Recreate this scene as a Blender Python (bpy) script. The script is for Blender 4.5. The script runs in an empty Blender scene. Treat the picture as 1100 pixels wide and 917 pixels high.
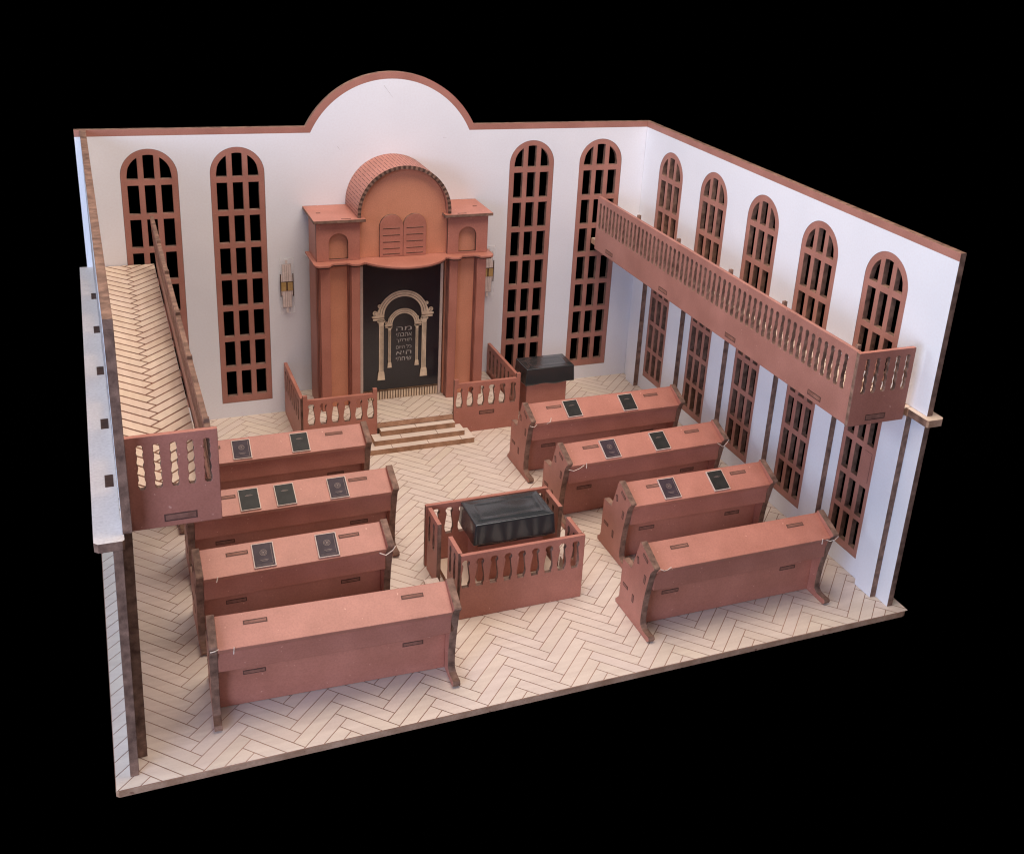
import bpy, math, random
from mathutils import Vector, Matrix
from mathutils.geometry import tessellate_polygon
random.seed(7)
PI = math.pi
sc = bpy.context.scene
COL = sc.collection

# ------------------------------------------------------------------ materials
def new_mat(name):
    m = bpy.data.materials.new(name); m.use_nodes = True
    nt = m.node_tree
    return m, nt, nt.nodes['Principled BSDF']

def noisy(name, col, col2, scale=3.0, rough=0.6, bump=0.12, fine=60.0, stretch=(1, 1, 1), detail=6, contrast=(0.35, 0.7), spec=0.35, specks=None, attr=False, fl=.88, edge=0):
    m, nt, b = new_mat(name)
    tc = nt.nodes.new('ShaderNodeTexCoord'); mp = nt.nodes.new('ShaderNodeMapping')
    mp.inputs['Scale'].default_value = stretch
    nt.links.new(tc.outputs['Object'], mp.inputs['Vector'])
    n = nt.nodes.new('ShaderNodeTexNoise'); n.inputs['Scale'].default_value = scale; n.inputs['Detail'].default_value = detail
    nt.links.new(mp.outputs[0], n.inputs['Vector'])
    r = nt.nodes.new('ShaderNodeValToRGB')
    r.color_ramp.elements[0].position = contrast[0]; r.color_ramp.elements[1].position = contrast[1]
    r.color_ramp.elements[0].color = (*col, 1); r.color_ramp.elements[1].color = (*col2, 1)
    nt.links.new(n.outputs['Fac'], r.inputs[0])
    out = r.outputs[0]
    f = nt.nodes.new('ShaderNodeTexNoise'); f.inputs['Scale'].default_value = fine; f.inputs['Detail'].default_value = 3
    nt.links.new(mp.outputs[0], f.inputs['Vector'])
    mx = nt.nodes.new('ShaderNodeMix'); mx.data_type = 'RGBA'; mx.blend_type = 'MULTIPLY'
    mx.inputs[0].default_value = 1.0
    r2 = nt.nodes.new('ShaderNodeValToRGB')
    r2.color_ramp.elements[0].position = 0.3; r2.color_ramp.elements[1].position = 0.62
    r2.color_ramp.elements[0].color = (fl, fl - .015, fl - .02, 1); r2.color_ramp.elements[1].color = (1, 1, 1, 1)
    nt.links.new(f.outputs['Fac'], r2.inputs[0])
    nt.links.new(out, mx.inputs[6]); nt.links.new(r2.outputs[0], mx.inputs[7])
    out = mx.outputs[2]
    if specks:
        s = nt.nodes.new('ShaderNodeTexNoise'); s.inputs['Scale'].default_value = specks[0]; s.inputs['Detail'].default_value = 2
        nt.links.new(tc.outputs['Object'], s.inputs['Vector'])
        rr = nt.nodes.new('ShaderNodeValToRGB')
        rr.color_ramp.elements[0].position = specks[1]; rr.color_ramp.elements[1].position = specks[1] + 0.03
        rr.color_ramp.elements[0].color = (0, 0, 0, 1); rr.color_ramp.elements[1].color = (1, 1, 1, 1)
        nt.links.new(s.outputs['Fac'], rr.inputs[0])
        m2 = nt.nodes.new('ShaderNodeMix'); m2.data_type = 'RGBA'
        nt.links.new(rr.outputs[0], m2.inputs[0]); nt.links.new(out, m2.inputs[6])
        m2.inputs[7].default_value = (*specks[2], 1)
        out = m2.outputs[2]
    if attr:
        a = nt.nodes.new('ShaderNodeAttribute'); a.attribute_name = 'tint'
        m3 = nt.nodes.new('ShaderNodeMix'); m3.data_type = 'RGBA'; m3.blend_type = 'MULTIPLY'; m3.inputs[0].default_value = 1
        nt.links.new(out, m3.inputs[6]); nt.links.new(a.outputs['Color'], m3.inputs[7]); out = m3.outputs[2]
    nt.links.new(out, b.inputs['Base Color'])
    b.inputs['Roughness'].default_value = rough
    b.inputs['Specular IOR Level'].default_value = spec
    bp = nt.nodes.new('ShaderNodeBump'); bp.inputs['Strength'].default_value = bump; bp.inputs['Distance'].default_value = 0.01
    nt.links.new(f.outputs['Fac'], bp.inputs['Height'])
    if edge:
        bv = nt.nodes.new('ShaderNodeBevel'); bv.samples = 4; bv.inputs['Radius'].default_value = edge
        nt.links.new(bv.outputs[0], bp.inputs['Normal'])
    nt.links.new(bp.outputs[0], b.inputs['Normal'])
    return m

M = {}
M['paint'] = noisy('dusty_pink_paint', (0.390, 0.148, 0.104), (0.485, 0.195, 0.143), 2.2, 0.48, 0.10, 45, specks=(17, 0.72, (0.60, 0.31, 0.24)), spec=.55, edge=.012, contrast=(.3, .68))
M['frame'] = noisy('dull_rose_paint', (0.345, 0.148, 0.113), (0.43, 0.192, 0.15), 2.2, 0.5, 0.10, 45, specks=(17, 0.74, (0.56, 0.31, 0.25)), spec=.6, edge=.01)
M['panel'] = noisy('bounce_tinted_paint', (0.60, 0.255, 0.155), (0.67, 0.295, 0.185), 2.5, 0.5, 0.10, 45)  # pink paint pushed to orange in the base, imitating warm bounce light
M['burn'] = noisy('laser_burnt_edge', (0.105, 0.056, 0.040), (0.34, 0.20, 0.145), 9, 0.7, 0.4, 60, stretch=(1, 1, 1), contrast=(0.3, 0.75), edge=.01)
M['white'] = noisy('white_wall_paint', (0.735, 0.745, 0.80), (0.775, 0.785, 0.84), 0.7, 0.55, 0.03, 30, contrast=(0.3, 0.6), fl=.975)  # white walls; lavender in the base carries part of the cool light
M['wood'] = noisy('light_plywood', (0.665, 0.565, 0.495), (0.745, 0.645, 0.565), 1.5, 0.5, 0.05, 30, stretch=(1, 7, 1), attr=True, fl=.94)
M['woodwarm'] = noisy('warm_plywood', (0.70, 0.555, 0.44), (0.79, 0.64, 0.515), 1.5, 0.5, 0.05, 30, stretch=(7, 1, 1), attr=True, fl=.94)
M['groove'] = noisy('engraved_line', (0.17, 0.075, 0.05), (0.30, 0.15, 0.10), 8, 0.8, 0.1, 60)
M['line'] = noisy('fine_engraved_line', (0.24, 0.115, 0.075), (0.48, 0.30, 0.235), .45, 0.8, 0.1, 60)
M['step'] = noisy('dark_plywood_edge', (0.30, 0.165, 0.095), (0.50, 0.30, 0.19), 5, 0.7, 0.3, 40)
M['scuff'] = noisy('grey_scuff', (0.55, 0.54, 0.57), (0.66, 0.65, 0.69), 30, 0.7, 0.0, 60)
M['tenon'] = noisy('tenon_end', (0.20, 0.085, 0.060), (0.32, 0.15, 0.11), 9, 0.7, 0.3, 60)
M['rim'] = noisy('burnt_slot_rim', (0.07, 0.03, 0.022), (0.14, 0.065, 0.05), 12, 0.7, 0.3, 60)
M['etchline'] = noisy('etched_line', (0.34, 0.25, 0.23), (0.42, 0.33, 0.30), 9, 0.5, 0.05, 60)
M['slab'] = noisy('bare_plywood_slab', (0.70, 0.64, 0.62), (0.78, 0.72, 0.70), 2, 0.55, 0.05, 30)
M['ply'] = noisy('plywood_edge', (0.40, 0.225, 0.14), (0.60, 0.38, 0.26), 5, 0.7, 0.3, 40, specks=(6, 0.68, (0.26, 0.13, 0.085)))
M['cream'] = noisy('cream_gold_relief', (0.66, 0.52, 0.38), (0.84, 0.69, 0.52), 9, 0.4, 0.1, 60)
M['creamdark'] = noisy('engraved_relief_line', (0.10, 0.06, 0.035), (0.2, 0.12, 0.07), 9, 0.6, 0.1, 60)
M['page'] = noisy('paper_edge', (0.58, 0.46, 0.40), (0.66, 0.54, 0.47), 9, 0.6, 0.05, 60)
M['glue'] = noisy('dried_glue', (0.75, 0.62, 0.52), (0.82, 0.7, 0.6), 9, 0.3, 0.05, 60)
M['gold'] = noisy('brass_band', (0.42, 0.27, 0.10), (0.55, 0.38, 0.17), 9, 0.3, 0.05, 60)
M['brown'] = noisy('dark_brown_line', (0.05, 0.025, 0.018), (0.10, 0.05, 0.035), 9, 0.6, 0.05, 60)
M['etch'] = noisy('frosted_etching', (0.66, 0.56, 0.53), (0.78, 0.68, 0.65), 9, 0.5, 0.05, 60)
M['green'] = noisy('black_green_cloth', (0.018, 0.018, 0.017), (0.030, 0.030, 0.028), 9, 0.5, 0.1, 90, spec=.2)
M['purple'] = noisy('dark_purple_cloth', (0.034, 0.021, 0.030), (0.055, 0.036, 0.048), 9, 0.5, 0.1, 90, spec=.2)
M['foil'] = noisy('dull_foil_print', (0.18, 0.12, 0.11), (0.23, 0.16, 0.14), 9, 0.4, 0.05, 60)
M['letter'] = noisy('silver_lettering', (0.36, 0.33, 0.31), (0.50, 0.46, 0.43), 9, 0.4, 0.05, 60)
def black(name, base, rough, coat, bs=.25):
    m, nt, b = new_mat(name)
    tc = nt.nodes.new('ShaderNodeTexCoord')
    n = nt.nodes.new('ShaderNodeTexNoise'); n.inputs['Scale'].default_value = 6; n.inputs['Detail'].default_value = 5
    nt.links.new(tc.outputs['Object'], n.inputs['Vector'])
    r = nt.nodes.new('ShaderNodeMapRange'); r.inputs[3].default_value = rough * 0.7; r.inputs[4].default_value = rough * 1.4
    nt.links.new(n.outputs['Fac'], r.inputs[0]); nt.links.new(r.outputs[0], b.inputs['Roughness'])
    b.inputs['Base Color'].default_value = (*base, 1)
    b.inputs['Coat Weight'].default_value = coat; b.inputs['Coat Roughness'].default_value = 0.12
    f = nt.nodes.new('ShaderNodeTexNoise'); f.inputs['Scale'].default_value = 22; f.inputs['Detail'].default_value = 4
    nt.links.new(tc.outputs['Object'], f.inputs['Vector'])
    bp = nt.nodes.new('ShaderNodeBump'); bp.inputs['Strength'].default_value = bs; bp.inputs['Distance'].default_value = 0.02
    nt.links.new(f.outputs['Fac'], bp.inputs['Height']); nt.links.new(bp.outputs[0], b.inputs['Normal'])
    return m
M['black'] = black('black_velvet_curtain', (0.010, 0.011, 0.017), 0.22, 0.3, .06)  # slight blue in the base imitates a bluish sheen
M['vinyl'] = black('black_vinyl_cover', (0.026, 0.031, 0.033), 0.22, 0.8, .06)
m, nt, b = new_mat('clear_acrylic'); M['acrylic'] = m
b.inputs['Base Color'].default_value = (0.95, 0.93, 0.93, 1); b.inputs['Roughness'].default_value = 0.15
b.inputs['Alpha'].default_value = 0.10

# ------------------------------------------------------------------ mesh builder
class MB:
    def __init__(s): s.v = []; s.f = []; s.m = []; s.mats = []; s.tint = []
    def mi(s, mat):
        if mat not in s.mats: s.mats.append(mat)
        return s.mats.index(mat)
    def face(s, pts, mat, tint=1.0):
        i = len(s.v); s.v += [Vector(p) for p in pts]; s.f.append(list(range(i, i + len(pts)))); s.m.append(s.mi(mat)); s.tint.append(tint)
    def box(s, a, b, mat, side=None, tint=1.0):
        (x0, y0, z0), (x1, y1, z1) = a, b
        if x0 > x1: x0, x1 = x1, x0
        if y0 > y1: y0, y1 = y1, y0
        if z0 > z1: z0, z1 = z1, z0
        side = side or mat
        P = lambda x, y, z: (x, y, z)
        s.face([P(x0, y0, z1), P(x1, y0, z1), P(x1, y1, z1), P(x0, y1, z1)], mat, tint)
        s.face([P(x0, y1, z0), P(x1, y1, z0), P(x1, y0, z0), P(x0, y0, z0)], mat, tint)
        s.face([P(x0, y0, z0), P(x1, y0, z0), P(x1, y0, z1), P(x0, y0, z1)], side)
        s.face([P(x1, y1, z0), P(x0, y1, z0), P(x0, y1, z1), P(x1, y1, z1)], side)
        s.face([P(x1, y0, z0), P(x1, y1, z0), P(x1, y1, z1), P(x1, y0, z1)], side)
        s.face([P(x0, y1, z0), P(x0, y0, z0), P(x0, y0, z1), P(x0, y1, z1)], side)
    def plate(s, outer, holes, O, U, V, t, face, edge, back=None, top=None):
        """flat sheet: outline in (u,v); front face at O facing UxV, thickness t behind it"""
        O, U, V = Vector(O), Vector(U), Vector(V); N = U.cross(V).normalized()
        def area(l): return 0.5 * sum(l[i][0] * l[(i + 1) % len(l)][1] - l[(i + 1) % len(l)][0] * l[i][1] for i in range(len(l)))
        outer = list(outer)
        if area(outer) < 0: outer.reverse()
        hs = []
        for h in holes:
            h = list(h)
            if area(h) > 0: h.reverse()
            hs.append(h)
        loops = [outer] + hs
        flat = [p for l in loops for p in l]
        tris = tessellate_polygon([[Vector((p[0], p[1], 0)) for p in l] for l in loops])
        A = 0
        fr = lambda p: O + U * p[0] + V * p[1]
        bk = lambda p: fr(p) - N * t
        base = len(s.v); n = len(flat)
        s.v += [fr(p) for p in flat] + [bk(p) for p in flat]
        fi, bi = s.mi(face), s.mi(back or face)
        for tr in tris:
            a, b_, c = [flat[i] for i in tr]
            ar = 0.5 * ((b_[0] - a[0]) * (c[1] - a[1]) - (c[0] - a[0]) * (b_[1] - a[1]))
            if abs(ar) < 1e-9: continue
            tr = list(tr) if ar > 0 else [tr[0], tr[2], tr[1]]
            A += abs(ar)
            s.f.append([base + i for i in tr]); s.m.append(fi); s.tint.append(1)
            s.f.append([base + n + i for i in reversed(tr)]); s.m.append(bi); s.tint.append(1)
        want = area(outer) + sum(area(h) for h in hs)
        if abs(A - want) > 1e-3 * max(1, want): print('TESS WARNING', A, want)
        k = 0
        for l in loops:
            for i in range(len(l)):
                p, q = l[i], l[(i + 1) % len(l)]
                em = edge
                if top and l is outer and abs(q[0] - p[0]) > abs(q[1] - p[1]) and q[0] < p[0]: em = top
                s.face([bk(p), bk(q), fr(q), fr(p)], em)
    def mark(s, c, A, B, n, la, lb, inner, rim=None, w=0.012, e=0.002):
        """tab end showing in a slot: burnt outline with the tab inside, on a surface"""
        c, A, B, n = Vector(c), Vector(A).normalized(), Vector(B).normalized(), Vector(n).normalized()
        rim = rim or M['rim']; inner = M['tenon'] if inner is M['paint'] else inner
        for (fa, fb, h, mt) in ((la / 2, lb / 2, e, rim), (la / 2 - w, lb / 2 - w, 2 * e, inner)):
            q = [c + A * sa * fa + B * sb * fb for sa, sb in ((-1, -1), (1, -1), (1, 1), (-1, 1))]
            if (q[1] - q[0]).cross(q[2] - q[1]).dot(n) < 0: q.reverse()
            tp = [p + n * h for p in q]
            s.face(tp, mt)
            for i in range(4): s.face([q[i], q[(i + 1) % 4], tp[(i + 1) % 4], tp[i]], mt)
    def tube(s, pts, r, mat, n=8):
        pts = [Vector(p) for p in pts]; rings = []
        for i, p in enumerate(pts):
            d = (pts[min(i + 1, len(pts) - 1)] - pts[max(i - 1, 0)]).normalized()
            a = d.orthogonal().normalized(); b_ = d.cross(a)
            rings.append([p + (a * math.cos(2 * PI * k / n) + b_ * math.sin(2 * PI * k / n)) * r for k in range(n)])
        for i in range(len(rings) - 1):
            for k in range(n):
                s.face([rings[i][k], rings[i][(k + 1) % n], rings[i + 1][(k + 1) % n], rings[i + 1][k]], mat)
        s.face(list(reversed(rings[0])), mat); s.face(rings[-1], mat)
    def build(s, name, parent=None, warp=None, smooth=False, weld=False):
        vs = [warp(v) if warp else v for v in s.v]
        if parent is not None and parent.get('_o') is not None:
            o = Vector(parent['_o']); vs = [v - o for v in vs]
        me = bpy.data.meshes.new(name); me.from_pydata([tuple(v) for v in vs], [], s.f)
        for m_ in s.mats: me.materials.append(m_)
        me.polygons.foreach_set('material_index', s.m)
        at = me.color_attributes.new('tint', 'FLOAT_COLOR', 'CORNER')
        cols = []
        for f, t in zip(s.f, s.tint):
            cc = t if isinstance(t, tuple) else (t, t, t)
            cols += [cc[0], cc[1], cc[2], 1.0] * len(f)
        at.data.foreach_set('color', cols)
        me.validate(); me.update()
        if smooth: me.polygons.foreach_set('use_smooth', [True] * len(me.polygons))
        ob = bpy.data.objects.new(name, me); COL.objects.link(ob)
        if parent is not None: ob.parent = parent
        return ob

def thing(name, label, cat, loc=(0, 0, 0), group=None, rz=0.0):
    """Empty at the thing's base; parts are written in world numbers and shifted to it"""
    o = bpy.data.objects.new(name, None); COL.objects.link(o)
    o.empty_display_size = 0.2
    o.location = loc; o.rotation_euler = (0, 0, rz)
    o['label'] = label; o['category'] = cat; o['_o'] = tuple(loc)
    if group: o['group'] = group
    return o
def tag(o, label, cat, group=None):
    o['label'] = label; o['category'] = cat
    if group: o['group'] = group
    return o
def part(root, name, mb, **k):
    return mb.build(name, root, **k)
def sub(parent_part, root, name, mb, **k):
    ob = mb.build(name, root, **k); ob.parent = parent_part
    return ob

# ------------------------------------------------------------------ herringbone
PW, PL = 0.1594, 0.772
def clip(poly, x0, x1, y0, y1):
    for ax, val, sg in ((0, x0, 1), (0, x1, -1), (1, y0, 1), (1, y1, -1)):
        out = []
        for i in range(len(poly)):
            p, q = poly[i], poly[(i + 1) % len(poly)]
            dp, dq = (p[ax] - val) * sg, (q[ax] - val) * sg
            if dp >= 0: out.append(p)
            if (dp >= 0) != (dq >= 0):
                t = dp / (dp - dq); out.append((p[0] + (q[0] - p[0]) * t, p[1] + (q[1] - p[1]) * t))
        poly = out
        if len(poly) < 3: return []
    return poly
def herringbone(mb, x0, x1, y0, y1, z, mat, px=5.57, py=-6.978, gap=0.0105, h=0.004, var=0.05):
    a = Vector((1, 1)) / math.sqrt(2); b_ = Vector((1, -1)) / math.sqrt(2)
    per = PL * math.sqrt(2); st = PW * math.sqrt(2); g = gap / 2
    for j in range(int((x0 - px) / per) - 2, int((x1 - px) / per) + 3):
        for k in range(int((py - y1) / st) - 6, int((py - y0) / st) + 7):
            P = Vector((px + j * per, py - k * st)); I = P - a * PW; Q = I + b_ * PW
            for quad in ([I + a * g + b_ * g, P - a * g + b_ * g, P - a * g + b_ * (PL - g), I + a * g + b_ * (PL - g)],
                         [I - a * g + b_ * g, I - a * (PL - g) + b_ * g, I - a * (PL - g) + b_ * (PW - g), I - a * g + b_ * (PW - g)]):
                t = 1 - random.random() * var
                pl = clip([tuple(p) for p in quad], x0, x1, y0, y1)
                if len(pl) < 3: continue
                ar = sum(pl[i][0] * pl[(i + 1) % len(pl)][1] - pl[(i + 1) % len(pl)][0] * pl[i][1] for i in range(len(pl)))
                if abs(ar) < 2e-4: continue
                if ar < 0: pl.reverse()
                mb.face([(p[0], p[1], z + h) for p in pl], mat, (t, t * (1 - random.random() * 0.02), t * (1 - random.random() * 0.04)))

def arc(cx, cy, r, a0, a1, n):
    return [(cx + r * math.cos(math.radians(a0 + (a1 - a0) * i / n)), cy + r * math.sin(math.radians(a0 + (a1 - a0) * i / n))) for i in range(n + 1)]
def rect(x0, z0, x1, z1): return [(x0, z0), (x1, z0), (x1, z1), (x0, z1)]
def slot(cx, z0, z1, prof, s=1.0):
    R_ = [(cx + w * s, z0 + (z1 - z0) * t) for t, w in prof]
    return R_ + [(cx - w * s, z0 + (z1 - z0) * t) for t, w in reversed(prof)]
WAVY = [(0, .018), (.04, .032), (.14, .036), (.24, .026), (.34, .035), (.42, .030), (.5, .022), (.58, .034), (.66, .030), (.74, .024), (.82, .034), (.9, .026), (.96, .032), (1, .016)]
BAL = [(0, .026), (.05, .040), (.12, .044), (.2, .036), (.26, .046), (.36, .050), (.46, .042), (.56, .034), (.64, .040), (.7, .032), (.8, .028), (.86, .036), (.94, .040), (1, .020)]
VASE = [(0, .038), (.03, .044), (.07, .040), (.16, .054), (.3, .056), (.5, .046), (.68, .036), (.79, .031), (.83, .044), (.9, .048), (.96, .038), (1, .018)]

# ------------------------------------------------------------------ camera
cam = bpy.data.cameras.new('camera'); co = bpy.data.objects.new('camera', cam); COL.objects.link(co)
co.location = (0.08598214, -18.41999157, 8.95123678)
co.rotation_euler = [math.radians(a) for a in (68.14781562, -3.48809621, -22.44215305)]
cam.sensor_width = 36; cam.sensor_fit = 'HORIZONTAL'
cam.lens = 1167.65527 / 1100 * 36
cam.shift_x = (550 - 588.64) / 1100; cam.shift_y = (366.566 - 458.5) / 1100
cam.clip_end = 200
sc.camera = co

T = 0.09
TR = 0.058
H = 5.25
# ------------------------------------------------------------------ floor
mb = MB()
fo = [(-.244, -8.64), (-.215, -8.67)] + [(10.15, -8.67), (10.2, -8.655), (10.235, -8.62), (10.244, -8.57)] + [(10.244, .12), (-.244, .12)]
mb.plate(fo, [], (0, 0, 0), (1, 0, 0), (0, 1, 0), 0.085, M['line'], M['ply'])
herringbone(mb, -.238, 10.238, -8.664, .11, 0, M['wood'])
fl = mb.build('floor'); fl['kind'] = 'structure'; fl['label'] = 'light plywood base board engraved with a herringbone parquet pattern'

# ------------------------------------------------------------------ windows
def arch_window(c, hw, z0, zs, panes_x, ir, arch_b, rows):
    outer = [(c - hw, z0), (c + hw, z0)] + arc(c, zs, hw, 0, 180, 24)
    holes = []
    xl, xr = panes_x[0]
    # arched row
    def yarc(x): return zs + math.sqrt(max(ir * ir - x * x, 0))
    for (a, b_) in panes_x:
        n = 8
        xs = [a + (b_ - a) * i / n for i in range(n + 1)]
        top = [(c + x, max(yarc(x), arch_b + .03)) for x in xs]
        holes.append([(c + a, arch_b), (c + b_, arch_b)] + list(reversed(top)))
    for (zb, zt) in rows:
        for (a, b_) in panes_x: holes.append(rect(c + a, zb, c + b_, zt))
    return outer, holes
def shrink(poly, e, cx, cz):  # tiny gap between a frame and the opening it sits in
    return [(p[0] + (cx - p[0]) * e, p[1] + (cz - p[1]) * e * .2) for p in poly]

# ------------------------------------------------------------------ back wall
bw = thing('gabled_wall', 'white wall with a round gable, pink coping and four tall arched windows, behind the ark', 'wall', (5, 0, 0))
cz, Ro, Ri = 4.479, 1.684, 1.565
zt_in = 5.143
ao = math.degrees(math.asin((H - cz) / Ro)); ai = math.degrees(math.asin((zt_in - cz) / Ri))
outer_arc = arc(5.005, cz, Ro, ao, 180 - ao, 48); inner_arc = arc(5.005, cz, Ri, ai, 180 - ai, 48)
px3 = [(-.345, -.172), (-.083, .083), (.172, .345)]
rows_b = [(4.333 - .5717 * k - .482, 4.333 - .5717 * k) for k in range(7)]
wins = []
for c in (.975, 2.365, 7.668, 9.075):
    wins.append(arch_window(c, .4425, .29, 4.49, px3, .345, 4.432, rows_b))
mb = MB()
mb.plate([(-.085, -.0), (10.085, -.0), (10.085, zt_in)] + inner_arc + [(-.085, zt_in)], [w[0] for w in wins], (0, 0, 0), (1, 0, 0), (0, 0, 1), T, M['white'], M['burn'])
for (a_, b2) in (((4.86, 5.93), (5.02, 5.72)), ((5.93, 5.02), (6.0, 5.015)), ((4.05, 4.90), (4.09, 4.84))):
    d_ = Vector((b2[0] - a_[0], 0, b2[1] - a_[1])); n_ = Vector((-d_.z, 0, d_.x)).normalized() * .005
    p_, q_ = Vector((a_[0], -.001, a_[1])), Vector((b2[0], -.001, b2[1]))
    mb.face([p_ - n_, q_ - n_ * .4, q_ + n_ * .4, p_ + n_], M['scuff'])
part(bw, 'wall_panel', mb)
mb = MB()
mb.plate([(-.085, zt_in)] + list(reversed(inner_arc)) + [(10.085, zt_in), (10.085, H)] + outer_arc + [(-.085, H)], [], (0, 0, 0), (1, 0, 0), (0, 0, 1), T, M['frame'], M['burn'])
part(bw, 'coping', mb)
for (o_, h_), c in zip(wins, (.975, 2.365, 7.668, 9.075)):
    mb = MB(); mb.plate(shrink(o_, .008, c, 2.6), h_, (0, .003, 0), (1, 0, 0), (0, 0, 1), T - .006, M['frame'], M['burn'])
    part(bw, 'window', mb)

# ------------------------------------------------------------------ side walls
UPC = (-1.10, -2.65, -4.20, -5.73, -7.26)
LOC_ = (-1.17, -2.75, -4.30, -5.85, -7.33)
PIL = (-.63, -2.17, -3.70, -5.22, -6.76, -8.24)
def side_wall(root, X, sgn, warp=None):
    """X inner plane, sgn +1 wall material goes to +x. u runs along y."""
    # front face must look towards the room: (-sgn,0,0); U=(0,-1,0)->-y when sgn=+1
    U = (0, -sgn, 0) ; V = (0, 0, 1)
    fu = lambda y: -sgn * y   # world y -> u
    def pl(outer, holes, z_face, t, name, face, edge):
        mb = MB()
        mb.plate([(fu(y), z) for y, z in outer], [[(fu(y), z) for y, z in h] for h in holes], (z_face, 0, 0), U, V, t, M[face], M[edge])
        return part(root, name, mb, warp=warp)
    yb = -.004
    up = [arch_window(c, .45, 3.1, 4.43, px3, .345, 4.392, [(3.79, 4.30), (3.20, 3.70)]) for c in UPC]
    lo = []
    lx = [(-.30, -.158), (-.073, .073), (.158, .30)]
    for i, c in enumerate(LOC_):
        hs = []
        for (zb, zt) in ((.415, .87), (.95, 1.43), (1.52, 2.0), (2.09, 2.56)):
            for j, (a, b_) in enumerate(lx):
                if i == 4 and j == 0 and zb == 1.52: continue
                hs.append(rect(c + a, zb, c + b_, zt))
        lo.append((rect(c - .375, .30, c + .375, 2.66), hs))
    pl([(yb, 3.004), (-8.5, 3.004), (-8.5, zt_in), (yb, zt_in)], [w[0] for w in up], X, T, 'upper_panel', 'white', 'burn')
    pl([(yb, zt_in), (-8.5, zt_in), (-8.5, H), (yb, H)], [], X, T, 'coping', 'frame', 'burn')
    pl([(yb, 0.006), (-8.5, 0.006), (-8.5, 2.9), (yb, 2.9)], [w[0] for w in lo], X, T, 'lower_panel', 'white', 'burn')
    for (o_, h_), c in zip(up, UPC): pl(shrink(o_, .008, c, 4), h_, X + sgn * .003, T - .006, 'window', 'frame', 'burn')
    for (o_, h_), c in zip(lo, LOC_): pl(shrink(o_, .008, c, 1.5), h_, X + sgn * .003, T - .006, 'window', 'frame', 'burn')
    c = LOC_[4]
    mb = MB()
    mb.plate([(fu(y), z) for y, z in rect(c - .305, 1.525, c - .153, 1.995)], [], (X - sgn * .003, 0, 0), U, V, .012, M['frame'], M['rim'])
    part(root, 'pane_cover', mb, warp=warp)
    for y in PIL:
        mb = MB()
        mb.plate([(fu(y), .006), (fu(y + .35), .006), (fu(y + .35), 2.898), (fu(y), 2.898)], [], (X - sgn * .1, 0, 0), U, V, .1, M['white'], M['burn'])
        part(root, 'pilaster', mb, warp=warp)

rw = thing('window_wall', 'white right side wall with five arched windows above five rectangular ones', 'wall', (10, -4.25, 0), 'side walls')
side_wall(rw, 10.0, 1)
def warpL(v):
    v = Vector(v)
    if v.z < 2.95: v.x += .02 * v.z
    else: v.x += .09 + .07 * (-v.y / 8.5)
    return v
lw = thing('window_wall', 'white left side wall seen edge-on from its burnt brown top edge', 'wall', (0, -4.25, 0), 'side walls')
side_wall(lw, 0.0, -1, warpL)

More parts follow.
